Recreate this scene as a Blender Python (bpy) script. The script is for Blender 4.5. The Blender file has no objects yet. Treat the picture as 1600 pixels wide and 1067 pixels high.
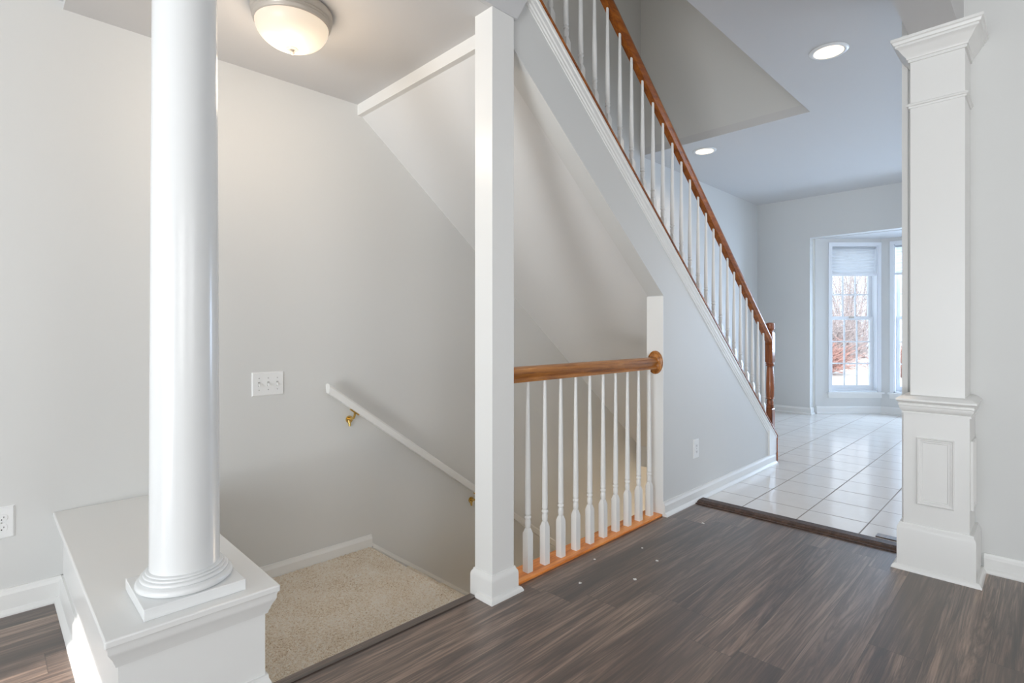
import bpy, bmesh, math, random
from mathutils import Vector, Matrix
R = random.Random(7)
SC = bpy.context.scene
COL = SC.collection

# ------------------------------------------------------------------ camera
# world axes: X runs along the stair wall (away to the right of the photo),
# Y runs away to the left of the photo, Z is up; metres.
cam = bpy.data.cameras.new('camera'); cam.sensor_width = 36.0
cam.lens = 36.0 * 835.5 / 1600.0
cam.shift_y = -19.1 / 1600.0
cam.clip_start = 0.02; cam.clip_end = 300
camo = bpy.data.objects.new('camera', cam); COL.objects.link(camo)
camo.location = (0, 0, 1.11)
camo.rotation_euler = (math.pi/2, 0, 0.789 - math.pi/2)
SC.camera = camo

# ------------------------------------------------------------------ view, world, lights
SC.view_settings.view_transform = 'Standard'
SC.view_settings.look = 'None'
SC.view_settings.gamma = 1.0
SC.view_settings.exposure = -0.12
SC.view_settings.use_curve_mapping = False
SC.cycles.use_denoising = True
SC.cycles.max_bounces = 10
SC.cycles.diffuse_bounces = 7
SC.cycles.glossy_bounces = 5
SC.cycles.transparent_max_bounces = 12
SC.cycles.sample_clamp_indirect = 8.0

W = bpy.data.worlds.new('sky'); SC.world = W; W.use_nodes = True
wn = W.node_tree.nodes; wl = W.node_tree.links
bg = wn['Background']; bg.inputs['Strength'].default_value = 2.3
bg.inputs['Color'].default_value = (0.80, 0.90, 1.0, 1)

def area(name, loc, look, sx, sy, power, color, spread=180):
    l = bpy.data.lights.new(name, 'AREA'); l.shape = 'RECTANGLE'
    l.size = sx; l.size_y = sy; l.energy = power; l.color = color
    l.spread = math.radians(spread)
    o = bpy.data.objects.new(name, l); COL.objects.link(o); o.location = loc
    d = Vector(look) - Vector(loc)
    o.rotation_euler = d.to_track_quat('-Z', 'Y').to_euler()
    return o
def point(name, loc, power, color, rad):
    l = bpy.data.lights.new(name, 'POINT'); l.energy = power; l.color = color
    l.shadow_soft_size = rad
    o = bpy.data.objects.new(name, l); COL.objects.link(o); o.location = loc; return o

sun = bpy.data.lights.new('sun', 'SUN'); sun.energy = 8.0; sun.angle = math.radians(0.6)
sun.color = (1.0, 0.95, 0.88)
suno = bpy.data.objects.new('sun', sun); COL.objects.link(suno)
suno.location = (-8, 0, 6)
suno.rotation_euler = Vector((1.0, 0.235, -0.50)).to_track_quat('-Z', 'Y').to_euler()
# daylight in the living room windows behind the camera
area('daylight_garden_door', (-3.55, 0.0, 1.15), (0, 0.4, 1.0), 2.8, 1.8, 64, (0.85, 0.935, 1.0))
area('daylight_front_window', (-1.2, -3.1, 1.5), (0.4, 0, 1.1), 2.6, 1.7, 62, (1.0, 0.965, 0.92))
area('stairwell_fill', (1.0, -3.1, 1.5), (1.6, 2.8, 0.8), 1.4, 1.7, 26, (0.97, 0.985, 1.0))  # added fill towards the stairwell, not a known window
# added lamp beyond the garden door, standing in for bounce off the sunlit floor
area('low_bounce_fill', (-5.3, -0.9, -0.12), (1.3, 2.8, 1.0), 1.3, 1.0, 190, (0.97, 0.98, 1.0))
# daylight in the kitchen windows hidden by the column
area('daylight_bay', (9.1, 0.42, 1.35), (3.0, 0.95, 0.1), 0.95, 1.8, 190, (0.60, 0.77, 1.0))
area('daylight_kitchen', (5.5, -2.5, 1.5), (5.2, 1.0, 1.2), 2.0, 1.5, 45, (0.74, 0.85, 1.0))
area('upstairs_fill', (2.6, 2.0, 5.2), (2.6, 2.1, 0), 1.2, 0.8, 10, (1.0, 0.92, 0.82))  # added area lamp for the upper hall's light; no window here
point('basement_fill', (5.9, 2.3, -1.5), 40, (1.0, 0.80, 0.58), 0.2)  # added fill to lift the dark stairwell behind the balusters

# ------------------------------------------------------------------ materials
def mat(name, col, rough=0.5, metal=0.0, coat=0.0, spec=0.5, bump=0.0, bscale=200):
    m = bpy.data.materials.new(name); m.use_nodes = True
    b = m.node_tree.nodes['Principled BSDF']
    b.inputs['Base Color'].default_value = (*col, 1); b.inputs['Roughness'].default_value = rough
    b.inputs['Metallic'].default_value = metal; b.inputs['Coat Weight'].default_value = coat
    b.inputs['Specular IOR Level'].default_value = spec
    N = m.node_tree.nodes; L = m.node_tree.links
    if bump:
        t = N.new('ShaderNodeTexNoise'); t.inputs['Scale'].default_value = bscale
        t.inputs['Detail'].default_value = 2
        bp_ = N.new('ShaderNodeBump'); bp_.inputs['Strength'].default_value = bump
        bp_.inputs['Distance'].default_value = 0.002
        tc = N.new('ShaderNodeTexCoord'); L.new(tc.outputs['Object'], t.inputs['Vector'])
        L.new(t.outputs['Fac'], bp_.inputs['Height']); L.new(bp_.outputs['Normal'], b.inputs['Normal'])
    return m

class G:
    """tiny node helper"""
    def __init__(s, m): s.m = m; s.N = m.node_tree.nodes; s.L = m.node_tree.links; s.b = s.N['Principled BSDF']
    def v(s, sock, val):
        if isinstance(val, (int, float)): sock.default_value = val
        elif isinstance(val, tuple): sock.default_value = val if len(val) != 3 or sock.type == 'VECTOR' else (*val, 1)
        else: s.L.new(val, sock)
    def math(s, op, a, b=0.0, c=None):
        n = s.N.new('ShaderNodeMath'); n.operation = op; s.v(n.inputs[0], a); s.v(n.inputs[1], b)
        if c is not None: s.v(n.inputs[2], c)
        return n.outputs[0]
    def xyz(s):
        t = s.N.new('ShaderNodeTexCoord'); p = s.N.new('ShaderNodeSeparateXYZ')
        s.L.new(t.outputs['Object'], p.inputs[0]); return p.outputs[0], p.outputs[1], p.outputs[2]
    def comb(s, x, y, z=0.0):
        n = s.N.new('ShaderNodeCombineXYZ'); s.v(n.inputs[0], x); s.v(n.inputs[1], y); s.v(n.inputs[2], z); return n.outputs[0]
    def noise(s, vec, scale, detail=4, rough=0.55, dist=0.0):
        n = s.N.new('ShaderNodeTexNoise'); s.L.new(vec, n.inputs['Vector'])
        n.inputs['Scale'].default_value = scale; n.inputs['Detail'].default_value = detail
        n.inputs['Roughness'].default_value = rough; n.inputs['Distortion'].default_value = dist
        return n.outputs['Fac']
    def white(s, vec):
        n = s.N.new('ShaderNodeTexWhiteNoise'); s.L.new(vec, n.inputs['Vector']); return n.outputs['Value']
    def ramp(s, fac, stops):
        n = s.N.new('ShaderNodeValToRGB'); s.L.new(fac, n.inputs[0]); e = n.color_ramp.elements
        while len(e) < len(stops): e.new(0.5)
        for q, (p, c) in zip(e, stops): q.position = p; q.color = (*c, 1)
        return n.outputs['Color']
    def mix(s, fac, a, b, mode='MIX'):
        n = s.N.new('ShaderNodeMix'); n.data_type = 'RGBA'; n.blend_type = mode
        s.v(n.inputs['Factor'], fac); s.v(n.inputs['A'], a); s.v(n.inputs['B'], b); return n.outputs['Result']
    def bump(s, h, strength, dist=0.002):
        n = s.N.new('ShaderNodeBump'); n.inputs['Strength'].default_value = strength
        n.inputs['Distance'].default_value = dist; s.L.new(h, n.inputs['Height'])
        s.L.new(n.outputs[0], s.b.inputs['Normal'])

M = {}
M['wall'] = mat('wall_paint', (0.665, 0.67, 0.66), 0.55, bump=0.06, bscale=160)
M['ceiling'] = mat('ceiling_paint', (0.62, 0.62, 0.625), 0.75, bump=0.05, bscale=160)
M['soffit'] = mat('sloped_ceiling_paint', (0.75, 0.755, 0.755), 0.6, bump=0.05, bscale=160)
M['trim'] = mat('white_gloss_trim', (0.80, 0.80, 0.785), 0.30)
M['column'] = mat('white_column_paint', (0.80, 0.81, 0.81), 0.22)
M['white_plastic'] = mat('white_plastic', (0.82, 0.83, 0.83), 0.3)
M['slot'] = mat('dark_slot', (0.02, 0.02, 0.02), 0.6)
M['screw'] = mat('painted_screw', (0.45, 0.45, 0.44), 0.35)
M['brass'] = mat('polished_brass', (0.72, 0.50, 0.17), 0.2, metal=1.0)
M['nickel'] = mat('satin_white_metal', (0.50, 0.46, 0.41), 0.4, metal=0.2)
M['vinyl'] = mat('window_vinyl', (0.80, 0.83, 0.87), 0.35)
M['cord'] = mat('blind_hardware', (0.45, 0.47, 0.5), 0.4)

def oak(name, dark, mid, light, axis=0, rough=0.3, coat=0.4):
    m = mat(name, mid, rough, coat=coat); g = G(m); x, y, z = g.xyz()
    if axis == 0: v = g.comb(g.math('MULTIPLY', x, 3.0), g.math('MULTIPLY', y, 34.0), g.math('MULTIPLY', z, 34.0))
    else: v = g.comb(g.math('MULTIPLY', x, 34.0), g.math('MULTIPLY', y, 34.0), g.math('MULTIPLY', z, 3.0))
    n1 = g.noise(v, 1.0, 5, 0.6, 0.6); n2 = g.noise(v, 4.5, 3, 0.7, 0.2)
    f = g.math('ADD', g.math('MULTIPLY', n1, 0.7), g.math('MULTIPLY', n2, 0.3))
    c = g.ramp(f, [(0.33, dark), (0.5, mid), (0.66, light)])
    g.v(g.b.inputs['Base Color'], c); g.bump(n2, 0.15)
    return m
M['oak_rail'] = oak('oak_guard_rail', (0.17, 0.050, 0.008), (0.40, 0.145, 0.022), (0.58, 0.25, 0.055), coat=0.2)
M['oak_sill'] = oak('oak_sill', (0.50, 0.13, 0.015), (0.85, 0.28, 0.055), (0.98, 0.44, 0.12), coat=0.15)
M['oak_stair'] = oak('oak_stair_rail', (0.13, 0.027, 0.002), (0.27, 0.070, 0.006), (0.42, 0.13, 0.014), coat=0.15)
M['oak_newel'] = oak('oak_newel', (0.07, 0.016, 0.005), (0.26, 0.07, 0.017), (0.38, 0.12, 0.03), axis=2)

def plank_material(name, tone=1.0):
    m = mat(name, (0.1, 0.08, 0.07), 0.38, spec=0.5); g = G(m); x, y, z = g.xyz()
    PW = 0.152
    yy = g.math('ADD', y, 0.002)
    row = g.math('FLOOR', g.math('DIVIDE', yy, PW))
    rowf = g.math('FRACT', g.math('DIVIDE', yy, PW))
    off = g.math('MULTIPLY', g.white(g.comb(row, 3.3, 0.0)), 7.0)
    xx = g.math('DIVIDE', g.math('ADD', x, off), 1.22)
    pid = g.math('FLOOR', xx); xf = g.math('FRACT', xx)
    idv = g.comb(row, pid, 1.7)
    r1 = g.white(idv); r2 = g.white(g.comb(pid, row, 9.1))
    # every plank samples its own stretch of grain
    gx = g.math('ADD', g.math('MULTIPLY', x, 0.55), g.math('MULTIPLY', r1, 37.0))
    gy = g.math('ADD', g.math('MULTIPLY', y, 7.5), g.math('MULTIPLY', r2, 53.0))
    gv = g.comb(gx, gy, 0.0)
    broad = g.noise(gv, 1.6, 6, 0.62, 1.3)
    fine = g.noise(g.comb(g.math('MULTIPLY', gx, 5.0), g.math('MULTIPLY', gy, 11.0)), 1.0, 4, 0.7, 0.6)
    vein = g.noise(g.comb(g.math('MULTIPLY', gx, 1.2), g.math('MULTIPLY', gy, 2.2)), 1.1, 5, 0.6, 2.2)
    veinm = g.math('SMOOTH_MIN', 1.0, g.math('MULTIPLY', g.math('ABSOLUTE', g.math('SUBTRACT', vein, 0.5)), 9.0), 0.3)
    f = g.math('ADD', g.math('MULTIPLY', broad, 0.62), g.math('MULTIPLY', fine, 0.42))
    f = g.math('ADD', f, g.math('MULTIPLY', g.math('SUBTRACT', r1, 0.5), 0.16))
    c = g.ramp(f, [(0.38, (0.042*tone, 0.029*tone, 0.024*tone)), (0.47, (0.120*tone, 0.079*tone, 0.061*tone)),
                   (0.55, (0.205*tone, 0.137*tone, 0.106*tone)), (0.68, (0.38*tone, 0.265*tone, 0.20*tone))])
    c = g.mix(g.math('MULTIPLY', g.math('SUBTRACT', 1.0, veinm), 0.75), c, (0.028, 0.022, 0.020))
    c = g.mix(g.math('MULTIPLY', r2, 0.35), c, (0.16*tone, 0.115*tone, 0.09*tone))
    e1 = g.math('LESS_THAN', g.math('MINIMUM', rowf, g.math('SUBTRACT', 1.0, rowf)), 0.007)
    e2 = g.math('LESS_THAN', g.math('MINIMUM', xf, g.math('SUBTRACT', 1.0, xf)), 0.0010)
    e = g.math('MAXIMUM', e1, e2)
    c = g.mix(g.math('MULTIPLY', e, 0.55), c, (0.02, 0.016, 0.014))
    g.v(g.b.inputs['Base Color'], c)
    g.v(g.b.inputs['Roughness'], g.math('ADD', 0.25, g.math('MULTIPLY', fine, 0.20)))
    g.b.inputs['Specular IOR Level'].default_value = 0.6
    g.b.inputs['Coat Weight'].default_value = 0.55; g.b.inputs['Coat Roughness'].default_value = 0.42
    g.bump(g.math('SUBTRACT', fine, e), 0.15, 0.0015)
    return m
M['planks'] = plank_material('dark_vinyl_planks', 1.0)
M['nosing'] = plank_material('dark_vinyl_nosing', 0.72)
M['threshold'] = oak('dark_threshold', (0.022, 0.011, 0.006), (0.060, 0.030, 0.018), (0.12, 0.065, 0.042), axis=1, rough=0.5, coat=0.0)

def tile_material():
    m = mat('glazed_tile', (0.75, 0.73, 0.70), 0.12, spec=0.6); g = G(m); x, y, z = g.xyz()
    tx = g.math('DIVIDE', g.math('SUBTRACT', x, 3.606), 0.301); ty = g.math('DIVIDE', g.math('SUBTRACT', y, 1.360), 0.3135)
    fx = g.math('FRACT', tx); fy = g.math('FRACT', ty)
    ex = g.math('MULTIPLY', g.math('MINIMUM', fx, g.math('SUBTRACT', 1.0, fx)), 0.301)
    ey = g.math('MULTIPLY', g.math('MINIMUM', fy, g.math('SUBTRACT', 1.0, fy)), 0.3135)
    d = g.math('MINIMUM', ex, ey)
    gr = g.math('LESS_THAN', d, 0.0034)
    r = g.white(g.comb(g.math('FLOOR', tx), g.math('FLOOR', ty), 0.0))
    n = g.noise(g.comb(x, y, z), 9.0, 4, 0.6)
    base = g.mix(n, (0.74, 0.705, 0.66), (0.82, 0.79, 0.76))
    base = g.mix(g.math('MULTIPLY', r, 0.25), base, (0.70, 0.66, 0.62))
    c = g.mix(gr, base, (0.27, 0.235, 0.20))
    g.v(g.b.inputs['Base Color'], c)
    g.v(g.b.inputs['Roughness'], g.math('ADD', 0.10, g.math('ADD', g.math('MULTIPLY', gr, 0.6), g.math('MULTIPLY', n, 0.08))))
    h = g.math('MINIMUM', g.math('MULTIPLY', d, 160.0), 1.0)
    g.bump(g.math('ADD', h, g.math('MULTIPLY', g.noise(g.comb(x, y, z), 3.0, 2, 0.5), 0.6)), 0.30, 0.002)
    return m
M['tile'] = tile_material()

def carpet_material():
    m = mat('beige_carpet', (0.5, 0.42, 0.33), 0.95, spec=0.1); g = G(m); x, y, z = g.xyz(); v = g.comb(x, y, z)
    n1 = g.noise(v, 95.0, 4, 0.85, 0.8); n2 = g.noise(v, 6.0, 3, 0.6); n3 = g.noise(v, 260.0, 2, 0.8)
    f = g.math('ADD', g.math('MULTIPLY', n1, 0.55), g.math('MULTIPLY', n3, 0.30))
    f = g.math('ADD', f, g.math('MULTIPLY', n2, 0.15))
    c = g.ramp(f, [(0.36, (0.26, 0.16, 0.085)), (0.43, (0.64, 0.49, 0.33)), (0.47, (0.86, 0.73, 0.56)), (0.54, (0.94, 0.88, 0.78))])
    g.v(g.b.inputs['Base Color'], c); g.bump(n1, 1.0, 0.006)
    return m
M['carpet'] = carpet_material()

def emis(name, col, strength, rough=0.4):
    m = mat(name, (0.85, 0.83, 0.78), rough); b = m.node_tree.nodes['Principled BSDF']
    b.inputs['Emission Color'].default_value = (*col, 1); b.inputs['Emission Strength'].default_value = strength
    return m
M['lens'] = emis('lit_lens', (1.0, 0.76, 0.46), 3.2)
M['bowl'] = emis('lit_frosted_bowl', (1.0, 0.80, 0.58), 0.95)
g = G(M['bowl'])
M['bowl'].node_tree.nodes['Principled BSDF'].inputs['Base Color'].default_value = (0.35, 0.34, 0.32, 1)
x_, y_, z_ = g.xyz()   # brighter where the bulb sits behind the glass
dx = g.math('SUBTRACT', x_, -0.02); dy = g.math('SUBTRACT', y_, 0.03)
rr = g.math('SQRT', g.math('ADD', g.math('MULTIPLY', dx, dx), g.math('MULTIPLY', dy, dy)))
g.v(g.b.inputs['Emission Strength'], g.math('ADD', 0.72, g.math('MULTIPLY', g.math('MAXIMUM', 0.0, g.math('SUBTRACT', 1.0, g.math('DIVIDE', rr, 0.10))), 1.6)))

def glass_mat():
    m = bpy.data.materials.new('window_glass'); m.use_nodes = True; N = m.node_tree.nodes; L = m.node_tree.links
    N.remove(N['Principled BSDF']); o = N['Material Output']
    t = N.new('ShaderNodeBsdfTransparent'); gl = N.new('ShaderNodeBsdfGlossy'); gl.inputs['Roughness'].default_value = 0.02
    t.inputs['Color'].default_value = (0.96, 0.98, 1, 1)
    mx = N.new('ShaderNodeMixShader'); mx.inputs[0].default_value = 0.06
    L.new(t.outputs[0], mx.inputs[1]); L.new(gl.outputs[0], mx.inputs[2]); L.new(mx.outputs[0], o.inputs[0]); return m
M['glass'] = glass_mat()
def blind_mat():
    m = bpy.data.materials.new('pleated_fabric'); m.use_nodes = True; N = m.node_tree.nodes; L = m.node_tree.links
    N.remove(N['Principled BSDF']); o = N['Material Output']
    d = N.new('ShaderNodeBsdfDiffuse'); d.inputs['Color'].default_value = (0.85, 0.86, 0.88, 1)
    t = N.new('ShaderNodeBsdfTranslucent'); t.inputs['Color'].default_value = (0.86, 0.88, 0.9, 1)
    mx = N.new('ShaderNodeMixShader'); mx.inputs[0].default_value = 0.62
    L.new(d.outputs[0], mx.inputs[1]); L.new(t.outputs[0], mx.inputs[2]); L.new(mx.outputs[0], o.inputs[0]); return m
M['blind'] = blind_mat()
M['snow'] = mat('snowy_lawn', (0.70, 0.69, 0.66), 0.9, bump=0.5, bscale=3)
M['twig'] = mat('bare_twigs', (0.5, 0.42, 0.4), 0.9)
M['redtwig'] = mat('red_shrub_leaves', (0.40, 0.23, 0.20), 0.9)
M['greytwig'] = mat('grey_brush', (0.36, 0.31, 0.31), 0.9)
M['fleck'] = mat('white_plaster', (0.75, 0.74, 0.72), 0.8)

# ------------------------------------------------------------------ geometry helpers
class B:
    """collects geometry in world coordinates for ONE mesh object"""
    def __init__(s): s.bm = bmesh.new()
    def box(s, x0, x1, y0, y1, z0, z1):
        v = [s.bm.verts.new(p) for p in ((x0,y0,z0),(x1,y0,z0),(x1,y1,z0),(x0,y1,z0),(x0,y0,z1),(x1,y0,z1),(x1,y1,z1),(x0,y1,z1))]
        for f in ((0,3,2,1),(4,5,6,7),(0,1,5,4),(1,2,6,5),(2,3,7,6),(3,0,4,7)): s.bm.faces.new([v[i] for i in f])
        return s
    def prism(s, lo, hi, holes=()):
        """two matching closed rings of 3-d points"""
        a = [s.bm.verts.new(p) for p in lo]; b = [s.bm.verts.new(p) for p in hi]; n = len(a)
        s.bm.faces.new(a[::-1]); s.bm.faces.new(b)
        for i in range(n): s.bm.faces.new((a[i], a[(i+1) % n], b[(i+1) % n], b[i]))
        return s
    def poly_y(s, uz, y0, y1): return s.prism([(u, y0, z) for u, z in uz], [(u, y1, z) for u, z in uz])
    def poly_z(s, xy, z0, z1): return s.prism([(x, y, z0) for x, y in xy], [(x, y, z1) for x, y in xy])
    def lathe(s, cx, cy, prof, seg=32, sx=1, sy=1):
        rings = []
        for r, z in prof:
            if r < 1e-6: rings.append([s.bm.verts.new((cx, cy, z))])
            else: rings.append([s.bm.verts.new((cx + sx*r*math.cos(2*math.pi*k/seg), cy + sy*r*math.sin(2*math.pi*k/seg), z)) for k in range(seg)])
        for a, b in zip(rings, rings[1:]):
            for k in range(seg):
                k2 = (k+1) % seg
                if len(a) == 1 and len(b) == 1: continue
                if len(a) == 1: s.bm.faces.new((a[0], b[k2], b[k]))
                elif len(b) == 1: s.bm.faces.new((a[k], a[k2], b[0]))
                else: s.bm.faces.new((a[k], a[k2], b[k2], b[k]))
        if len(rings[0]) > 1: s.bm.faces.new(rings[0][::-1])
        if len(rings[-1]) > 1: s.bm.faces.new(rings[-1])
        return s
    def sq(s, cx, cy, prof):
        """square-section lathe: (half side, z)"""
        rings = [[s.bm.verts.new((cx+a*h, cy+b*h, z)) for a, b in ((-1,-1),(1,-1),(1,1),(-1,1))] for h, z in prof]
        for a, b in zip(rings, rings[1:]):
            for k in range(4): s.bm.faces.new((a[k], a[(k+1)%4], b[(k+1)%4], b[k]))
        s.bm.faces.new(rings[0][::-1]); s.bm.faces.new(rings[-1]); return s
    def sweep(s, prof, path, side=1, closed=False, zoff=None):
        """profile (out, z) carried along a 2-d path with mitred corners; side=+1 out to the right of travel"""
        n = len(path); rings = []
        for i in range(n):
            p = Vector(path[i])
            dirs = []
            if closed or i > 0: dirs.append((p - Vector(path[i-1])).normalized())
            if closed or i < n-1: dirs.append((Vector(path[(i+1) % n]) - p).normalized())
            ns = [Vector((d.y, -d.x)) * side for d in dirs]
            if len(ns) == 1: m = ns[0]
            else:
                m = ns[0] + ns[1]; m = m / max(1e-6, m.dot(ns[0]))
            zo = zoff[i] if zoff else 0
            rings.append([s.bm.verts.new((p.x + m.x*d, p.y + m.y*d, z + zo)) for d, z in prof])
        k = len(prof)
        pairs = list(zip(rings, rings[1:])) + ([(rings[-1], rings[0])] if closed else [])
        for a, b in pairs:
            for i in range(k): s.bm.faces.new((a[i], a[(i+1) % k], b[(i+1) % k], b[i]))
        if not closed: s.bm.faces.new(rings[0][::-1]); s.bm.faces.new(rings[-1])
        return s
    def slope(s, prof, u0, u1, line):
        """profile (y, dz) carried along the stair slope z = line(u)"""
        a = [(u0, y, line(u0)+dz) for y, dz in prof]; b = [(u1, y, line(u1)+dz) for y, dz in prof]
        return s.prism(a, b)
    def tube(s, pts, r, seg=10):
        rings = []
        for i, p in enumerate(pts):
            p = Vector(p); d = (Vector(pts[min(i+1, len(pts)-1)]) - Vector(pts[max(i-1, 0)])).normalized()
            a = d.orthogonal().normalized() if i == 0 else (s._a - d*s._a.dot(d)).normalized()
            s._a = a; b = d.cross(a); rad = r[i] if isinstance(r, (list, tuple)) else r
            rings.append([s.bm.verts.new(p + (a*math.cos(2*math.pi*k/seg) + b*math.sin(2*math.pi*k/seg))*rad) for k in range(seg)])
        for a, b in zip(rings, rings[1:]):
            for k in range(seg): s.bm.faces.new((a[k], a[(k+1)%seg], b[(k+1)%seg], b[k]))
        s.bm.faces.new(rings[0][::-1]); s.bm.faces.new(rings[-1]); return s
    def xf(s, mx): bmesh.ops.transform(s.bm, matrix=mx, verts=s.bm.verts); return s
    def make(s, name, m, parent=None, origin=None, smooth=False, bevel=0.0, **props):
        bmesh.ops.recalc_face_normals(s.bm, faces=s.bm.faces)
        o0 = Vector((0, 0, 0))
        if parent is not None:
            p = parent
            while p is not None: o0 += Vector(p.location); p = p.parent
        elif origin is not None: o0 = Vector(origin)
        me = bpy.data.meshes.new(name)
        bmesh.ops.translate(s.bm, verts=s.bm.verts, vec=-o0)
        s.bm.to_mesh(me); s.bm.free()
        me.materials.append(m)
        o = bpy.data.objects.new(name, me); COL.objects.link(o)
        if parent is not None: o.parent = parent
        elif origin is not None: o.location = origin
        if bevel:
            md = o.modifiers.new('bevel', 'BEVEL'); md.width = bevel; md.segments = 2; md.limit_method = 'ANGLE'; md.angle_limit = math.radians(40)
        if smooth:
            for p in me.polygons: p.use_smooth = True
            try: me.set_sharp_from_angle(angle=math.radians(smooth if smooth is not True else 35))
            except Exception: pass
        for k, v in props.items(): o[k] = v
        return o

def thing(name, label, cat, loc, group=None):
    o = bpy.data.objects.new(name, None); COL.objects.link(o); o.location = loc
    o.empty_display_size = 0.1; o['label'] = label; o['category'] = cat
    if group: o['group'] = group
    return o
def struct(name, b, m, **k): return b.make(name, m, kind='structure', **k)
def copy_tree(o, delta, parent=None, label=None):
    c = o.copy(); COL.objects.link(c)
    if parent is not None: c.parent = parent
    else: c.location = Vector(o.location) + Vector(delta)
    if label: c['label'] = label
    for ch in o.children: copy_tree(ch, delta, c)
    return c

# key lines
def capline(u): return 2.586 - 0.80*(u - 1.77)
def soffn(u): return 2.31 - 0.797*(u - 1.62)      # soffit at the hall side
def sofff(u): return 2.375 - 0.80*(u - 1.60)      # soffit at the left wall
C1 = 2.83; C2 = 2.43; C3 = 2.46
VL = 2.87            # left wall face
VS = 1.62            # stair wall face

# ------------------------------------------------------------------ room shell
struct('wall_left', B().box(-3.7, 7.8, VL, VL+0.13, -2.9, 5.4), M['wall'])
w = B()                                                  # wall with the garden door, behind the camera
w.box(-3.75, -3.6, -3.2, -1.5, -0.1, C1); w.box(-3.75, -3.6, 1.5, VL, -0.1, C1); w.box(-3.75, -3.6, -1.5, 1.5, 2.1, C1)
struct('wall_garden_side', w, M['wall'])
struct('wall_back', B().box(-3.75, 3.41, -3.35, -3.2, -0.1, C1), M['wall'])
struct('wall_right', B().box(3.27, 3.41, -3.2, 0.51, 0, C1), M['wall'])
struct('trim_1', B().box(3.255, 3.425, 0.498, 0.522, 0, C1), M['trim'])
struct('wall_kitchen', B().box(3.41, 8.0, -2.75, -2.6, 0, C1), M['wall'])
w = B(); w.box(7.65, 7.79, 2.205, VL, 0, C1); w.box(7.65, 7.79, -0.57, 2.205, 2.30, C1); w.box(7.65, 7.79, -2.6, -0.57, 0, C1)
struct('wall_nook', w, M['wall'])

# bay walls
BA = (7.79, 2.165); BB = (8.385, 1.570); BC = (8.385, 0.065); BD = (7.79, -0.53)
def bay_wall(name, p, q, s0, s1, z0=0.285, z1=2.215, th=0.15):
    p = Vector(p); q = Vector(q); L = (q-p).length; d = (q-p)/L; n = Vector((-d.y, d.x))
    if n.x < 0: n = -n
    mx = Matrix(((d.x, n.x, 0, p.x), (d.y, n.y, 0, p.y), (0, 0, 1, 0), (0, 0, 0, 1)))
    w = B(); w.box(-0.02, s0, 0, th, 0, 2.4); w.box(s1, L+0.02, 0, th, 0, 2.4); w.box(s0, s1, 0, th, 0, z0); w.box(s0, s1, 0, th, z1, 2.4)
    struct(name, w.xf(mx), M['wall'])
    return mx, L
bays = [('wall_bay_left', BA, BB, 0.187, 0.805), ('wall_bay_front', BB, BC, 0.134, 1.37), ('wall_bay_right', BC, BD, 0.04, 0.66)]
bay = [(bay_wall(*b), b[3], b[4]) for b in bays]
struct('ceiling_bay', B().poly_z([(7.78, 2.21), (7.95, 2.21), (8.55, 1.6), (8.55, 0.03), (7.95, -0.6), (7.78, -0.6)], 2.295, 2.40), M['ceiling'])
struct('baseboard_bay', B().sweep([(0,0),(0.02,0),(0.02,0.02),(0.012,0.025),(0.012,0.085),(0.005,0.10),(0,0.10)], [(7.785, 2.17), BB, BC, (7.785, -0.53)], side=1), M['trim'])

def window_unit(n, mx, s0, s1, z0, z1):
    """double-hung window in the wall frame: x along wall, y outwards"""
    root = bpy.data.objects.new('window_%d' % n, None); COL.objects.link(root); root['kind'] = 'structure'
    def mk(b, name, m, par=root): return b.xf(mx).make(name, m, parent=par)
    f = B(); j = 0.018
    f.box(s0, s0+j, 0, 0.15, z0, z1); f.box(s1-j, s1, 0, 0.15, z0, z1); f.box(s0, s1, 0, 0.15, z1-j, z1); f.box(s0, s1, 0, 0.15, z0, z0+j)
    c = 0.035   # casing on the wall face
    f.box(s0-c, s0+0.006, -0.012, 0, z0-0.0, z1+c); f.box(s1-0.006, s1+c, -0.012, 0, z0, z1+c); f.box(s0-c, s1+c, -0.014, 0, z1-0.006, z1+c)
    mk(f, 'frame', M['vinyl'])
    st = B(); st.box(s0-0.055, s1+0.055, -0.045, 0.02, z0-0.018, z0+0.002); st.box(s0-0.04, s1+0.04, -0.014, 0, z0-0.075, z0-0.018)
    mk(st, 'sill', M['trim'])
    zm = 1.258; a, b_ = s0+j, s1-j
    def sash(y, za, zb, name, bot, top, rows):
        s = B(); w_ = 0.042; t = 0.03
        s.box(a, a+w_, y, y+t, za, zb); s.box(b_-w_, b_, y, y+t, za, zb); s.box(a+w_, b_-w_, y, y+t, za, za+bot); s.box(a+w_, b_-w_, y, y+t, zb-top, zb)
        o = mk(s, name, M['vinyl'])
        g0, g1, h0, h1 = a+w_, b_-w_, za+bot, zb-top
        mb = B(); mw = 0.0085
        cols = max(3, round((g1-g0)/0.18))
        for i in range(1, cols): xx = g0 + (g1-g0)*i/cols; mb.box(xx-mw, xx+mw, y+0.008, y+0.022, h0, h1)
        for i in range(1, rows): zz = h0 + (h1-h0)*i/rows; mb.box(g0, g1, y+0.0085, y+0.0215, zz-mw, zz+mw)
        mk(mb, 'muntins', M['vinyl'], o)
        p = B(); p.box(g0, g1, y+0.013, y+0.017, h0, h1); mk(p, 'pane', M['glass'], o)
    sash(0.105, zm-0.02, z1-j, 'upper_sash', 0.04, 0.04, 3)
    sash(0.070, z0+j, zm+0.022, 'lower_sash', 0.065, 0.045, 3)
    lk = B(); lk.box((a+b_)/2-0.03, (a+b_)/2+0.03, 0.055, 0.07, zm+0.0, zm+0.02)
    mk(lk, 'sash_lock', M['nickel'])
    return root
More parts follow.
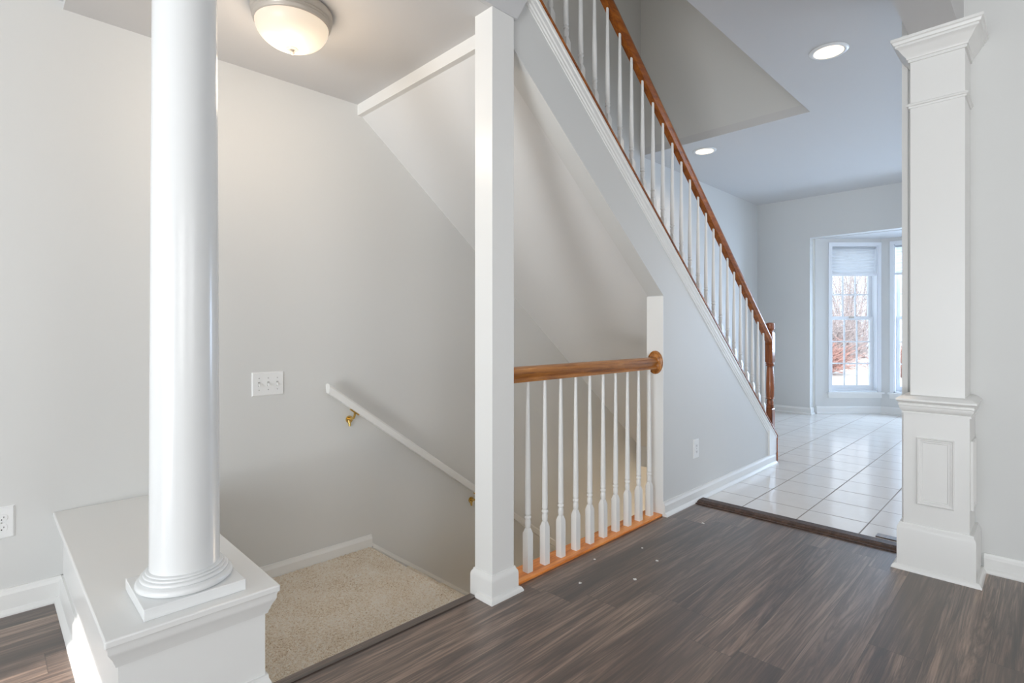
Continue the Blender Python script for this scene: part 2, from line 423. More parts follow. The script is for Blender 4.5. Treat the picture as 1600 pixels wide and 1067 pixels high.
def blind(mx, s0, s1, z0, z1, label, group):
    loc = mx @ Vector(((s0+s1)/2, 0.03, z0))
    t = thing('pleated_blind', label, 'blind', loc, group)
    hr = B(); hr.box(s0, s1, 0.012, 0.045, z1-0.022, z1); hr.xf(mx).make('headrail', M['cord'], parent=t)
    n = 9; zt = z1-0.022; zb = z0+0.03; pts = []
    for i in range(2*n+1): pts.append((0.024 if i % 2 else 0.036, zt + (zb-zt)*i/(2*n)))
    f = B(); lo = [(s0+0.004, y, z) for y, z in pts] + [(s0+0.004, y+0.002, z) for y, z in pts[::-1]]
    hi = [(s1-0.004, y, z) for _, y, z in [(0, *p) for p in pts]] + [(s1-0.004, y+0.002, z) for y, z in pts[::-1]]
    f.prism(lo, hi); f.xf(mx).make('fabric', M['blind'], parent=t)
    br = B(); br.box(s0, s1, 0.012, 0.046, z0, zb); br.xf(mx).make('bottom_rail', M['vinyl'], parent=t)
for i, ((mx, L), s0, s1) in enumerate(bay):
    window_unit(i+1, mx, s0, s1, 0.285, 2.215)
blind(bay[0][0][0], 0.207, 0.785, 1.812, 2.195, 'white pleated blind pulled halfway up in the left angled bay window', 'pleated blinds in the bay')
blind(bay[1][0][0], 0.154, 1.35, 1.812, 2.195, 'white pleated blind in the front bay window, half hidden by the panelled column', 'pleated blinds in the bay')

# ceilings
c = B()
c.box(-3.75, 8.0, -3.35, 1.34, C1, C1+0.07)
c.box(4.65, 8.0, 1.34, VL+0.05, C1, C1+0.07)
c.box(-3.75, 1.60, 1.34, 1.598, C1, C1+0.07)
struct('ceiling', c, M['ceiling'])
c = B(); c.box(0.24, 1.60, 1.619, VL, C2, C2+0.06); c.box(-3.75, 0.24, 1.619, VL, C3, C3+0.06)
struct('ceiling_landing', c, M['ceiling'])
struct('ceiling_beam', B().box(-3.6, 3.27, 0.287, 0.455, 2.45, C1), M['ceiling'])
struct('trim_2', B().box(1.57, 1.612, 1.713, VL, 2.366, C2), M['trim'])           # bright strip where the soffit starts
struct('wall_above_post', B().poly_y([(-3.6, C2), (1.62, C2), (1.90, 2.91), (-3.6, 2.91)], 1.600, 1.618), M['ceiling'])
struct('sun_blocker', B().poly_z([(-3.75, 0.80), (-3.75, -4), (-8.4, -4), (-8.4, -0.15)], 2.2, 2.3), M['ceiling'])  # unseen slab added to keep the sun off the near floor
# upstairs stairwell
s = B(); s.box(4.65, 4.78, 1.34, VL, C1+0.07, 5.4); s.box(0.0, 4.78, 1.22, 1.34, C1+0.07, 5.4); s.box(0.0, 0.12, 1.34, VL, 2.55, 5.4)
struct('wall_upstairs', s, M['wall'])
struct('ceiling_upstairs', B().box(0, 4.78, 1.22, VL, 5.4, 5.5), M['ceiling'])

# stair wall (one piece of drywall with the sloping opening cut out)
poly = [(2.875, -0.03), (4.68, -0.03), (4.68, capline(4.68)-0.02), (1.615, capline(1.615)-0.02), (1.615, soffn(1.615)), (2.875, soffn(2.875))]
struct('wall_stair', B().poly_y(poly, VS, 1.725), M['wall'])
struct('trim_3', B().box(2.868, 2.876, 1.618, 1.727, 0.0, 1.305), M['trim'])  # end face of the stair wall
# soffit under the upper flight
s = B()
a = [(1.60, 1.715, 2.367), (1.60, VL, 2.367), (4.62, VL, sofff(4.62)), (4.62, 1.715, soffn(4.62)+0.01)]
s.prism(a, [(x, y, z+0.012) for x, y, z in a]); struct('ceiling_sloped', s, M['soffit'])
# basement opening header, walls, floor
struct('trim_4', B().box(4.62, 4.72, 1.72, VL, -0.24, -0.02), M['trim'])
s = B(); s.box(0.59, 6.9, VS+0.0, 1.73, -2.9, -0.035); struct('wall_basement_near', s, M['wall'])
struct('wall_basement_end', B().box(6.8, 6.95, 1.73, VL, -2.9, -0.24), M['wall'])
struct('ceiling_basement', B().box(4.72, 6.9, 1.62, VL, -0.24, -0.16), M['ceiling'])

# floors
f = B(); f.box(-3.6, 3.25, -3.2, 1.62, -0.03, 0); f.box(-3.6, 0.585, 1.62, VL, -0.03, 0); f.box(0.585, 1.60, 1.62, 1.68, -0.03, 0); f.box(3.25, 3.27, -3.2, 0.53, -0.03, 0)
struct('floor', f, M['planks'])
f = B(); f.poly_z([(3.27, -2.6), (7.79, -2.6), (7.79, -0.6), (8.5, 0.0), (8.5, 1.62), (7.9, 2.25), (7.79, 2.3), (7.79, VL), (4.60, VL), (4.60, 1.60), (3.27, 1.60)], -0.03, 0.0)
struct('floor_tiled', f, M['tile'])
def stair_floor():
    st = B()
    st.box(0.59, 1.60, 1.73, VL, -0.26, -0.195)
    struct('floor_landing', st, M['trim'])
stair_floor()
struct('floor_basement', B().box(4.9, 6.9, 1.62, VL, -2.9, -2.80), M['carpet'])

# baseboards
def bb(h, d=0.014, shoe=0.028, z=0.0):
    return [(0, z), (shoe, z), (shoe, z+0.006), (shoe*0.8, z+0.016), (d, z+0.022), (d, z+h-0.022), (d*0.6, z+h-0.010), (d*0.5, z+h), (0, z+h)]
struct('baseboard_left', B().sweep(bb(0.10), [(-3.6, VL), (0.24, VL)], side=1), M['trim'])
struct('baseboard_right', B().sweep(bb(0.085), [(3.27, 0.215), (3.27, -3.2)], side=1), M['trim'])
struct('baseboard_back', B().sweep(bb(0.10), [(3.27, -3.2), (-3.6, -3.2)], side=1), M['trim'])
struct('baseboard_stair_wall', B().sweep(bb(0.085), [(2.870, VS), (4.685, VS)], side=1), M['trim'])
struct('baseboard_landing', B().sweep([(0, -0.19), (0.014, -0.19), (0.014, -0.14), (0.008, -0.125), (0.006, -0.116), (0, -0.116)], [(0.59, VL), (1.66, VL)], side=1), M['trim'])
struct('baseboard_nook', B().sweep(bb(0.09), [(4.7, VL), (7.65, VL), (7.65, 2.205), (7.79, 2.205)], side=1), M['trim'])
# skirt board running down beside the basement stairs
SL = 0.745
def nose(u): return -0.185 - SL*(u - 1.64)
sk = B(); prof = [(VL, -0.30), (VL-0.014, -0.30), (VL-0.014, 0.0), (VL-0.022, 0.006), (VL-0.022, 0.014), (VL-0.010, 0.022), (VL-0.008, 0.034), (VL, 0.034)]
sk.slope([(y, dz) for y, dz in prof], 1.66, 5.0, nose); struct('trim_5', sk, M['trim'])

# ------------------------------------------------------------------ carpet on the landing and the basement stairs
def carpet():
    bm = bmesh.new(); rr = random.Random(3)
    nx, ny = 120, 132; x0, x1, y0, y1 = 0.595, 1.640, 1.735, VL-0.016
    V = [[bm.verts.new((x0+(x1-x0)*i/nx, y0+(y1-y0)*j/ny, -0.185 + rr.uniform(-0.003, 0.003))) for j in range(ny+1)] for i in range(nx+1)]
    for i in range(nx):
        for j in range(ny): bm.faces.new((V[i][j], V[i+1][j], V[i+1][j+1], V[i][j+1]))
    # rounded nosing and riser
    prev = [V[nx][j] for j in range(ny+1)]
    for dx_, dz_ in ((0.012, -0.190), (0.018, -0.202), (0.014, -0.214), (0.0, -0.222), (-0.01, -0.36)):
        cur = [bm.verts.new((x1+dx_, V[nx][j].co.y, dz_)) for j in range(ny+1)]
        for j in range(ny): bm.faces.new((prev[j], cur[j], cur[j+1], prev[j+1]))
        prev = cur
    b = B(); b.bm.free(); b.bm = bm
    o = b.make('carpet', M['carpet'], origin=(1.1, 2.3, -0.185), smooth=True)
    o['label'] = 'speckled beige cut-pile carpet covering the landing one step below the dark floor'; o['category'] = 'carpet'
    o['kind'] = 'stuff'
carpet()
t = thing('basement_staircase', 'carpeted beige stairs dropping away from the landing beneath the upper flight', 'stairs', (1.64, 2.3, -0.37))
for k in range(13):
    u0 = 1.64 + 0.255*k; z = -0.185 - 0.19*(k+1)
    b = B(); b.box(u0-0.0, u0+0.275, 1.735, VL-0.018, z-0.19, z)
    b.make('step', M['carpet'], parent=t, bevel=0.012)

# ------------------------------------------------------------------ edges of the dark floor
nb = B(); nb.prism([(0.592, 1.68, -0.001), (0.592, 1.726, -0.004), (0.592, 1.734, -0.012), (0.592, 1.734, -0.04), (0.592, 1.68, -0.03)][::-1],
                   [(1.475, 1.68, -0.001), (1.475, 1.726, -0.004), (1.475, 1.734, -0.012), (1.475, 1.734, -0.04), (1.475, 1.68, -0.03)][::-1])
nb.box(0.592, 1.475, 1.676, 1.682, -0.002, 0.0035)
o = nb.make('stair_nosing', M['nosing'], origin=(1.0, 1.7, 0)); o['label'] = 'dark brown stair nosing strip along the floor edge above the carpeted landing'; o['category'] = 'nosing'
struct('trim_6', B().box(0.60, 1.60, 1.728, 1.736, -0.19, -0.04), M['trim'])

tb = B(); tb.prism([(3.235, 0.50, 0), (3.25, 0.50, 0.012), (3.275, 0.50, 0.018), (3.33, 0.50, 0.018), (3.345, 0.50, 0.008), (3.345, 0.50, 0.0)],
                   [(3.235, 1.592, 0), (3.25, 1.592, 0.012), (3.275, 1.592, 0.018), (3.33, 1.592, 0.018), (3.345, 1.592, 0.008), (3.345, 1.592, 0.0)])
tb.box(3.225, 3.236, 0.53, 1.592, 0.0, 0.006)
o = tb.make('threshold_strip', M['threshold'], origin=(3.29, 1.05, 0)); o['label'] = 'dark wood threshold strip between the plank floor and white tiles'; o['category'] = 'threshold'
o = B().box(3.395, 3.45, 0.545, 0.66, 0.0, 0.006).make('wood_shim', M['nosing'], origin=(3.42, 0.6, 0)); o['label'] = 'thin brown shim lying on the tile beside the panelled column'; o['category'] = 'shim'

# ------------------------------------------------------------------ low wall with round column
t = thing('pedestal', 'low white half wall with moulded cap carrying the round column', 'half wall', (0.415, 2.24, 0))
B().box(0.24, 0.59, 1.62, VL, -0.19, 0.345).make('body', M['trim'], parent=t)
B().poly_z([(0.208, 1.588), (0.622, 1.588), (0.622, VL), (0.208, VL)], 0.343, 0.363).make('cap', M['trim'], parent=t, bevel=0.004)
B().sweep([(0, 0.280), (0.006, 0.280), (0.008, 0.288), (0.010, 0.292), (0.013, 0.302), (0.020, 0.316), (0.0245, 0.325), (0.0245, 0.334), (0.027, 0.3435), (0, 0.3435)],
          [(0.24, VL), (0.24, 1.62), (0.59, 1.62), (0.59, VL)], side=1).make('crown_moulding', M['trim'], parent=t, smooth=30)
B().sweep(bb(0.10, 0.014, 0.030), [(0.24, VL), (0.24, 1.62), (0.59, 1.62), (0.59, 1.676)], side=1).make('base_moulding', M['trim'], parent=t, smooth=30)

t = thing('round_column', 'smooth round white column on square plinth standing on the half wall', 'column', (0.416, 1.75, 0.363))
B().box(0.294, 0.539, 1.627, 1.872, 0.363, 0.394).make('plinth', M['column'], parent=t, bevel=0.0015)
prof = [(0.112, 0.394)]
def bead(r, za, zb, n=8):
    out = []; h = (zb-za)/2
    for i in range(n+1):
        a = -math.pi/2 + math.pi*i/n; out.append((r - h + h*math.cos(a), (za+zb)/2 + h*math.sin(a)))
    return out
prof += bead(0.121, 0.394, 0.414) + [(0.109, 0.416)] + bead(0.1095, 0.416, 0.426) + [(0.101, 0.427)] + bead(0.1025, 0.427, 0.4335) + [(0.096, 0.434)] + bead(0.0965, 0.434, 0.4395) + [(0.088, 0.441)]
B().lathe(0.416, 1.75, prof, 72).make('base', M['column'], parent=t, smooth=50)
pr = []
for i in range(25):
    f_ = i/24; z = 0.440 + (2.33-0.440)*f_
    pr.append((0.0872 - 0.0085*f_**1.3, z))
B().lathe(0.416, 1.75, pr, 72).make('shaft', M['column'], parent=t, smooth=30)
B().lathe(0.416, 1.75, [(0.079, 2.33), (0.086, 2.335), (0.086, 2.345), (0.080, 2.35), (0.08, 2.37), (0.10, 2.39), (0.104, 2.40)], 72).sq(0.416, 1.75, [(0.11, 2.40), (0.11, 2.43)]).make('capital', M['column'], parent=t, smooth=30)

# ------------------------------------------------------------------ square post
t = thing('square_post', 'plain square white post from dark floor to ceiling beside the oak guard rail', 'post', (1.543, 1.66, 0))
B().box(1.480, 1.605, 1.605, 1.713, -0.03, C2).make('shaft', M['trim'], parent=t, bevel=0.0015)
pp = [(1.480, 1.713), (1.480, 1.605), (1.605, 1.605), (1.605, 1.713)]
B().sweep([(0, -0.035), (0.014, -0.035), (0.014, 0.080), (0.012, 0.090), (0.006, 0.098), (0.004, 0.106), (0, 0.106)], pp, side=1, closed=True).make('base_moulding', M['trim'], parent=t, smooth=30)
B().sweep([(0.013, 0), (0.030, 0), (0.030, 0.006), (0.024, 0.017), (0.014, 0.022), (0.013, 0.022)], [(1.480, 1.680), (1.480, 1.605), (1.605, 1.605), (1.605, 1.62)], side=1).make('shoe_moulding', M['trim'], parent=t, smooth=30)

# ------------------------------------------------------------------ balusters
def baluster_b(cx, cy, z0, z1, lower=0.178, drop=0.0):
    b = B(); h = 0.0165; H = z1 - z0
    zb = z0 + lower
    b.sq(cx, cy, [(h, z0-drop), (h, zb-0.004), (0.0085, zb+0.020)])
    p = [(0.0080, zb+0.012), (0.0115, zb+0.024), (0.0135, zb+0.034), (0.0135, zb+0.046), (0.0112, zb+0.056), (0.0108, zb+0.060)]
    p += [(0.0145, zb+0.063), (0.0150, zb+0.067), (0.0140, zb+0.071), (0.0112, zb+0.074), (0.0112, zb+0.078), (0.0135, zb+0.081), (0.0140, zb+0.084), (0.0132, zb+0.088)]
    p += [(0.0132, zb+0.12), (0.0126, zb+0.22)]
    t0 = zb + 0.22
    for i in range(1, 7): f_ = i/6; p.append((0.0126 - 0.0055*f_, t0 + (z1-t0)*f_))
    b.lathe(cx, cy, p, 16)
    return b

# ------------------------------------------------------------------ oak guard rail
gr = thing('guard_railing', 'short level oak guard rail with ten white balusters between square post and stair wall', 'railing', (2.24, 1.675, 0))
b = B(); b.box(1.621, 2.867, 1.622, 1.735, 0.0, 0.014)
b.make('sill_board', M['oak_sill'], parent=gr, bevel=0.003, label='bright orange oak board under the balusters')
rp = [(-0.028, 0.0), (0.028, 0.0), (0.030, 0.010), (0.022, 0.018), (0.024, 0.026), (0.031, 0.036), (0.032, 0.050), (0.025, 0.062), (0.010, 0.068), (-0.010, 0.068), (-0.025, 0.062), (-0.032, 0.050), (-0.031, 0.036), (-0.024, 0.026), (-0.022, 0.018), (-0.030, 0.010)]
b = B(); b.prism([(1.606, 1.672+y, 0.875+z) for y, z in rp], [(2.858, 1.672+y, 0.875+z) for y, z in rp])
b.make('handrail', M['oak_rail'], parent=gr, smooth=40)
b = B()   # oval rosette on the end of the stair wall
b.lathe(0, 0, [(1.0, 0), (1.0, 0.008), (0.96, 0.013), (0.88, 0.0145), (0.84, 0.012), (0.80, 0.0145), (0.70, 0.019), (0.0, 0.020)], 40)
b.xf(Matrix(((0, 0, -1, 2.868), (0.050, 0, 0, 1.668), (0, 0.070, 0, 0.912), (0, 0, 0, 1))))
b.make('rosette', M['oak_rail'], parent=gr, smooth=40)
b0 = baluster_b(1.757, 1.668, 0.014, 0.876)
proto = b0.make('baluster', M['trim'], parent=gr, smooth=30)
for k in range(1, 10):
    c_ = proto.copy(); COL.objects.link(c_); c_.parent = gr; c_.location = (0.1155*k, 0, 0)

# ------------------------------------------------------------------ upper stair railing
sr = thing('stair_railing', 'long sloping oak stair rail with white balusters ending at turned newel post', 'railing', (4.81, 1.70, 0))
def underside(u): return 2.852 - 0.794*(u - 2.425)
rs = [(-0.018, 0.0), (0.018, 0.0), (0.020, 0.010), (0.026, 0.022), (0.029, 0.040), (0.026, 0.056), (0.014, 0.070), (-0.014, 0.070), (-0.026, 0.056), (-0.029, 0.040), (-0.026, 0.022), (-0.020, 0.010)]
b = B(); b.slope([(1.70+y, z*1.1) for y, z in rs], 1.45, 4.79, underside); b.make('handrail', M['oak_stair'], parent=sr, smooth=40)
U0 = 1.949; DU = (4.663-1.949)/23
pz = capline(U0); ref = baluster_b(U0, 1.70, pz, underside(U0)+0.012, lower=0.195, drop=0.03).make('baluster', M['trim'], parent=sr, smooth=30)
for k in range(-3, 24):
    if k == 0: continue
    c_ = ref.copy(); COL.objects.link(c_); c_.parent = sr; c_.location = (DU*k, 0, -0.797*DU*k)
# newel
b = B(); h = 0.030; cx, cy = 4.815, 1.70
b.sq(cx, cy, [(h, 0.0), (h, 0.425), (0.022, 0.436)]).sq(cx, cy, [(0.022, 0.822), (h, 0.834), (h, 1.075), (0.024, 1.088)])
p = [(0.026, 0.430), (0.032, 0.436), (0.034, 0.444), (0.030, 0.450), (0.026, 0.453), (0.032, 0.457), (0.032, 0.461), (0.027, 0.466), (0.0285, 0.485), (0.026, 0.500), (0.023, 0.508),
     (0.033, 0.513), (0.034, 0.519), (0.030, 0.525), (0.032, 0.54), (0.034, 0.60), (0.031, 0.70), (0.026, 0.785), (0.025, 0.79), (0.033, 0.795), (0.034, 0.801), (0.028, 0.806), (0.033, 0.812), (0.033, 0.818), (0.026, 0.828)]
b.lathe(cx, cy, p, 28)
b.lathe(cx, cy, [(0.024, 1.085), (0.026, 1.092), (0.024, 1.098), (0.032, 1.104), (0.037, 1.118), (0.036, 1.135), (0.034, 1.142), (0.036, 1.148), (0.034, 1.160), (0.020, 1.167), (0.0, 1.168)], 28)
b.make('newel_post', M['oak_newel'], parent=sr, smooth=35, label='dark turned oak newel post')
# cap board with oak edge, and moulding under it, on top of the stair wall
cp = B(); cp.slope([(1.600, -0.014), (1.742, -0.014), (1.742, 0.0), (1.600, 0.0)], 1.2, 4.715, capline)
cp.box(4.703, 4.715, 1.60, 1.742, 0.0, capline(4.703)-0.008)
cp.make('cap_board', M['oak_stair'], parent=sr)
md = B(); md.slope([(VS+0.002, -0.018), (1.603, -0.018), (1.603, -0.034), (1.608, -0.040), (1.608, -0.066), (1.612, -0.074), (1.612, -0.088), (1.616, -0.094), (1.616, -0.108), (VS+0.002, -0.110)], 1.2, 4.70, capline)
md.make('cap_moulding', M['trim'], parent=sr)
eb = B(); eb.poly_y([(4.545, 0.085), (4.70, 0.085), (4.70, capline(4.70)-0.016), (4.545, capline(4.545)-0.016)], 1.607, VS+0.003); eb.box(4.682, 4.703, 1.61, 1.735, 0.0, 0.24)
eb.make('end_board', M['trim'], parent=sr)
# upper flight
t = thing('staircase', 'carpeted upper staircase behind the white stringer wall, climbing towards the left', 'stairs', (4.70, 2.3, 0))
for k in range(12):
    u1 = 4.70 - 0.25*k; z = 0.2*(k+1)
    b = B(); b.box(u1-0.25, u1+0.02, 1.745, VL-0.002, z-0.025, z); b.box(u1-0.012, u1, 1.745, VL-0.002, z-0.165, z-0.025)
    b.make('step', M['carpet'], parent=t, bevel=0.01)

# ------------------------------------------------------------------ panelled column at the right
t = thing('panelled_column', 'square white panelled column with crown capital and boxed pedestal at the right wall', 'column', (3.16, 0.36, 0))
XR = 3.268
def wrap(u0, v0, v1): return [(XR, v1), (u0, v1), (u0, v0), (XR, v0)]
B().box(3.060, XR, 0.264, 0.459, 0.80, 2.45).make('shaft', M['trim'], parent=t, bevel=0.001)
B().box(3.045, XR, 0.247, 0.483, 0.19, 0.745).make('pedestal_box', M['trim'], parent=t, bevel=0.001)
B().sweep([(-0.04, 0.006), (0.010, 0.006), (0.010, 0.188), (0.008, 0.198), (0.003, 0.206), (0.001, 0.216), (-0.04, 0.216)], wrap(3.040, 0.235, 0.496), side=1).make('base', M['trim'], parent=t, smooth=30)
B().sweep([(0, 0.0), (0.023, 0.0), (0.023, 0.005), (0.018, 0.015), (0.011, 0.021), (0, 0.021)], wrap(3.040, 0.228, 0.504), side=1).make('shoe_moulding', M['trim'], parent=t, smooth=30)
B().sweep([(-0.03, 0.722), (0.006, 0.722), (0.006, 0.728), (0.003, 0.731), (0.008, 0.737), (0.014, 0.748), (0.014, 0.757), (0.017, 0.760), (0.017, 0.768), (0.013, 0.770), (0.026, 0.782), (0.026, 0.790), (0.020, 0.794), (0.012, 0.800), (0.0, 0.806), (-0.03, 0.808)],
          wrap(3.045, 0.247, 0.483), side=1).make('pedestal_cap', M['trim'], parent=t, smooth=30)
B().sweep([(-0.02, 2.132), (0.005, 2.132), (0.006, 2.140), (0.012, 2.143), (0.012, 2.149), (0.008, 2.154), (-0.02, 2.155)], wrap(3.060, 0.264, 0.459), side=1).make('astragal', M['trim'], parent=t, smooth=30)
B().sweep([(-0.02, 2.345), (0.007, 2.345), (0.007, 2.357), (0.012, 2.359), (0.014, 2.367), (0.024, 2.380), (0.034, 2.395), (0.040, 2.405), (0.050, 2.411), (0.050, 2.420), (0.056, 2.423), (0.060, 2.434), (0.065, 2.438), (0.065, 2.450), (-0.02, 2.450)],
          wrap(3.060, 0.264, 0.459), side=1).make('capital', M['trim'], parent=t, smooth=30)
def frame_panel(o, du, dv, w, h, parent):
    """picture-frame moulding on a face: o corner, du unit along face, dv outwards"""
    prof = [(0, 0), (0, 0.007), (0.004, 0.010), (0.008, 0.006), (0.012, 0.006), (0.016, 0.003), (0.021, 0.003), (0.024, 0.0)]
    b = B(); rings = []
    for a, c, sa, sc in ((0, 0, 1, 1), (w, 0, -1, 1), (w, h, -1, -1), (0, h, 1, -1)):
        rings.append([b.bm.verts.new(Vector(o) + Vector(du)*(a+sa*p) + Vector((0, 0, 1))*(c+sc*p) + Vector(dv)*(q+0.0)) for p, q in prof])
    for i in range(4):
        r0, r1 = rings[i], rings[(i+1) % 4]
        for k in range(len(prof)): 
            k2 = (k+1) % len(prof)
            b.bm.faces.new((r0[k], r0[k2], r1[k2], r1[k]))
    b.make('panel_moulding', M['trim'], parent=parent)
frame_panel((3.045, 0.433, 0.311), (0, -1, 0), (-1, 0, 0), 0.134, 0.306, t)
frame_panel((3.085, 0.247, 0.311), (1, 0, 0), (0, -1, 0), 0.134, 0.306, t)
frame_panel((3.085, 0.483, 0.311), (1, 0, 0), (0, 1, 0), 0.134, 0.306, t)

# ------------------------------------------------------------------ wall handrail
t = thing('wall_handrail', 'white painted handrail on brass brackets sloping down the left wall', 'handrail', (1.36, 2.80, 0.8))
hs = (0.819+0.593)/(3.288-1.352)
def hl(u): return 0.812 - hs*(u - 1.352)
prof = [(0.0, -0.055), (0.018, -0.052), (0.020, -0.040), (0.024, -0.030), (0.026, -0.014), (0.020, -0.003), (0.008, 0.0), (-0.008, 0.0), (-0.020, -0.003), (-0.026, -0.014), (-0.024, -0.030), (-0.020, -0.040), (-0.018, -0.052)]
b = B(); b.slope([(2.80+y, z) for y, z in prof], 1.352, 5.2, hl); b.make('rail', M['trim'], parent=t, smooth=40)
for ub in (1.515, 2.44, 3.6, 4.6):
    zr = hl(ub) - 0.055
    b = B()
    b.tube([(ub, 2.800, zr+0.002), (ub, 2.802, zr-0.020), (ub, 2.815, zr-0.036), (ub, 2.838, zr-0.044), (ub, 2.866, zr-0.050)], [0.006, 0.0065, 0.007, 0.0075, 0.010], 12)
    b.tube([(ub, 2.869, zr-0.050), (ub, 2.862, zr-0.050)], 0.021, 20)
    b.tube([(ub-0.026, 2.80, zr+0.002+0.026*hs), (ub+0.026, 2.80, zr+0.002-0.026*hs)], 0.008, 8)
    b.tube([(ub, 2.866, zr-0.056), (ub, 2.860, zr-0.09)], [0.010, 0.006], 10)
    b.make('bracket', M['brass'], parent=t, smooth=40, label='brass handrail bracket')

# ------------------------------------------------------------------ flush ceiling light over the landing
LC = (0.915, 2.214)
t = thing('ceiling_light', 'lit flush dome light with frosted bowl and small finial on the landing ceiling', 'ceiling light', (LC[0], LC[1], C2))
B().lathe(*LC, [(0.150, C2-0.001), (0.158, C2-0.004), (0.160, C2-0.012), (0.157, C2-0.030), (0.153, C2-0.033), (0.155, C2-0.038), (0.151, C2-0.043), (0.153, C2-0.048), (0.149, C2-0.053), (0.150, C2-0.058), (0.146, C2-0.063), (0.138, C2-0.065)][::-1], 64).make('canopy', M['nickel'], parent=t, smooth=50)
pr = []
for i in range(19):
    a = math.pi/2*i/18; pr.append((max(0.0, 0.143*math.cos(a)), C2-0.062 - 0.098*math.sin(a)))
B().lathe(*LC, pr, 64).make('glass_bowl', M['bowl'], parent=t, smooth=60)
zb = C2-0.160
B().lathe(*LC, [(0.0, zb-0.022), (0.006, zb-0.021), (0.010, zb-0.014), (0.006, zb-0.009), (0.007, zb-0.004), (0.022, zb-0.002), (0.024, zb+0.002), (0.016, zb+0.005), (0.0, zb+0.004)], 24).make('finial', M['nickel'], parent=t, smooth=50)
point('dome_lamp', (LC[0], LC[1], C2-0.34), 6.5, (1.0, 0.80, 0.60), 0.10)

# ------------------------------------------------------------------ recessed can lights
def can(x, y, label):
    t = thing('recessed_light', label, 'ceiling light', (x, y, C1), 'recessed ceiling lights in the hall')
    B().lathe(x, y, [(0.080, C1-0.001), (0.080, C1-0.006), (0.088, C1-0.010), (0.100, C1-0.008), (0.108, C1-0.002), (0.108, C1-0.0005)], 48).make('trim_ring', M['white_plastic'], parent=t, smooth=40)
    B().lathe(x, y, [(0.0, C1-0.0068), (0.083, C1-0.0068), (0.083, C1-0.0008), (0.0, C1-0.0008)][::-1], 48).make('lens', M['lens'], parent=t)
    l = bpy.data.lights.new('can_lamp', 'SPOT'); l.energy = 22; l.color = (1.0, 0.78, 0.55); l.spot_size = math.radians(150); l.spot_blend = 0.8; l.shadow_soft_size = 0.07
    o = bpy.data.objects.new('can_lamp', l); COL.objects.link(o); o.location = (x, y, C1-0.03)
can(3.72, 0.967, 'larger looking lit recessed ceiling light, nearest the panelled column')
can(4.95, 2.35, 'smaller looking lit recessed ceiling light seen just beyond the sloping oak rail')

# ------------------------------------------------------------------ switch plate and outlets
def plate(b, x0, x1, yf, z0, z1, d, sgn):
    """bevelled plate on a wall whose face is y=yf; sgn=-1 faces -y"""
    e = 0.005
    lo = [(x0, yf, z0), (x1, yf, z0), (x1, yf, z1), (x0, yf, z1)]
    hi = [(x0+e, yf+sgn*d, z0+e), (x1-e, yf+sgn*d, z0+e), (x1-e, yf+sgn*d, z1-e), (x0+e, yf+sgn*d, z1-e)]
    b.prism(lo, hi)
t = thing('light_switch', 'white triple toggle switch plate on the left wall near the handrail', 'light switch', (1.059, VL, 0.827))
b = B(); plate(b, 0.978, 1.140, VL, 0.765, 0.889, 0.006, -1); b.make('plate', M['white_plastic'], parent=t)
for k in range(3):
    cx = 1.013 + 0.046*k
    b = B(); b.box(cx-0.0055, cx+0.0055, VL-0.0068, VL-0.005, 0.815, 0.839); fr = b.make('toggle_slot', M['screw'], parent=t)
    b = B(); b.prism([(cx-0.004, VL-0.006, 0.820), (cx+0.004, VL-0.006, 0.820), (cx+0.004, VL-0.006, 0.832), (cx-0.004, VL-0.006, 0.832)],
                     [(cx-0.0035, VL-0.020, 0.815), (cx+0.0035, VL-0.020, 0.815), (cx+0.0035, VL-0.020, 0.820), (cx-0.0035, VL-0.020, 0.820)])
    b.make('toggle', M['white_plastic'], parent=t)
    for zz in (0.797, 0.857):
        b = B(); b.tube([(cx, VL-0.005, zz), (cx, VL-0.0072, zz)], 0.0030, 10); b.make('screw', M['screw'], parent=t)
def outlet(cx, yf, cz, label, w=0.076):
    t = thing('wall_outlet', label, 'outlet', (cx, yf, cz))
    b = B(); plate(b, cx-w/2, cx+w/2, yf, cz-0.062, cz+0.062, 0.006, -1); b.make('plate', M['white_plastic'], parent=t)
    for dz in (0.0195, -0.0195):
        z = cz+dz; b = B(); ring = [(cx+0.0172*math.cos(a), z+max(-0.0135, min(0.0135, 0.0172*math.sin(a)))) for a in [2*math.pi*i/28 for i in range(28)]]
        b.prism([(x, yf-0.005, zz) for x, zz in ring], [(x, yf-0.008, zz) for x, zz in ring]); r = b.make('receptacle', M['white_plastic'], parent=t, bevel=0.0006)
        s = B(); s.box(cx-0.0075, cx-0.0055, yf-0.0086, yf-0.007, z-0.002, z+0.006); s.box(cx+0.0055, cx+0.0075, yf-0.0086, yf-0.007, z-0.001, z+0.005)
        s.tube([(cx, yf-0.007, z-0.007), (cx, yf-0.0086, z-0.007)], 0.0024, 8); s.make('slots', M['slot'], parent=r)
    b = B(); b.tube([(cx, yf-0.005, cz), (cx, yf-0.0072, cz)], 0.0028, 10); b.make('screw', M['screw'], parent=t)
outlet(0.056, VL, 0.359, 'white double outlet on the left wall, cut by the left edge of the view')
outlet(3.286, VS, 0.338, 'white double outlet low on the wall under the sloping stair')

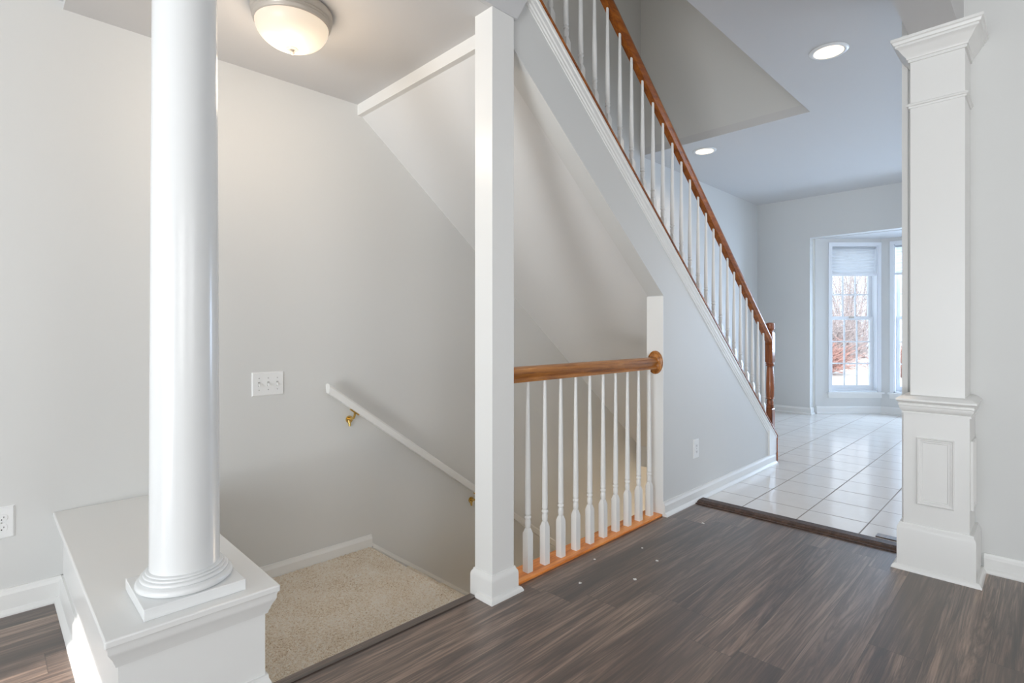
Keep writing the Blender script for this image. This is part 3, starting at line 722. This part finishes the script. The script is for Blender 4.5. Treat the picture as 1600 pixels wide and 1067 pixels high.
# a few crumbs of plaster left on the floor
for i, (x, y, r) in enumerate([(2.10, 1.55, 0.006), (1.86, 1.45, 0.007), (2.38, 1.46, 0.006), (2.06, 1.30, 0.008), (2.30, 1.33, 0.007), (2.93, 1.40, 0.009)]):
    b = B(); pts = [(x + r*R.uniform(0.6, 1.3)*math.cos(a), y + r*R.uniform(0.6, 1.3)*math.sin(a)) for a in [i2*math.pi/3.5 for i2 in range(7)]]
    b.poly_z(pts, 0.0, 0.002)
    o = b.make('plaster_crumb', M['fleck'], origin=(x, y, 0)); o['label'] = 'tiny white plaster crumb on the dark floor in front of the balusters'; o['category'] = 'crumb'; o['group'] = 'plaster crumbs on the dark floor'

# ------------------------------------------------------------------ outside the bay
struct('ground', B().box(8.6, 60, -40, 50, -0.72, -0.6), M['snow'])
struct('ground_garden', B().box(-30, -3.9, -20, 20, -0.9, -0.7), M['snow'])
def bush(name, label, cat, x, y, r, h, m, seed, n, group=None, up=0.0):
    rr = random.Random(seed); b = B()
    for i in range(n):
        a = rr.uniform(0, 2*math.pi); el = rr.uniform(0.25, 1.45)
        L = r*rr.uniform(0.5, 1.0)
        p0 = Vector((x + rr.uniform(-.15, .15)*r, y + rr.uniform(-.15, .15)*r, -0.6 + up*rr.random()))
        d = Vector((math.cos(a)*math.cos(el), math.sin(a)*math.cos(el), math.sin(el)*h/r))
        mid = p0 + d*L*0.55 + Vector((rr.uniform(-.1, .1), rr.uniform(-.1, .1), 0.05))*r
        p1 = p0 + d*L + Vector((rr.uniform(-.2, .2), rr.uniform(-.2, .2), rr.uniform(-.15, .1)))*r
        b.tube([p0, mid, p1], [0.02, 0.013, 0.004], 4)
        for q in range(4):
            f_ = rr.uniform(0.35, 1.0); s0 = p0.lerp(p1, f_) if f_ > 0.6 else mid.lerp(p1, 0.3)
            e = s0 + Vector((rr.uniform(-1, 1), rr.uniform(-1, 1), rr.uniform(-.2, .9)))*r*0.28
            b.tube([s0, e], [0.008, 0.003], 3)
    o = b.make(name, m, origin=(x, y, -0.6)); o['label'] = label; o['category'] = cat
    if group: o['group'] = group
bush('red_shrub', 'low reddish shrub beyond the lawn, seen through the lower window panes', 'shrub', 22.5, 6.2, 1.6, 1.5, M['redtwig'], 1, 420)
bush('red_shrub', 'low reddish shrub further right beyond the lawn, behind the window frame', 'shrub', 23.5, 3.6, 1.6, 1.3, M['redtwig'], 2, 420)
bush('grey_shrub', 'taller grey leafless shrub standing behind the reddish ones outside', 'shrub', 27.5, 7.0, 2.6, 3.4, M['greytwig'], 3, 260)
bush('bare_tree', 'pale bare branching tree filling the upper window panes', 'tree', 37, 8.5, 5.0, 9.5, M['greytwig'], 5, 260)
bush('bare_tree', 'bare tree outside seen through the sliver of the front bay window', 'tree', 27, 1.0, 3.0, 6.0, M['greytwig'], 6, 160)
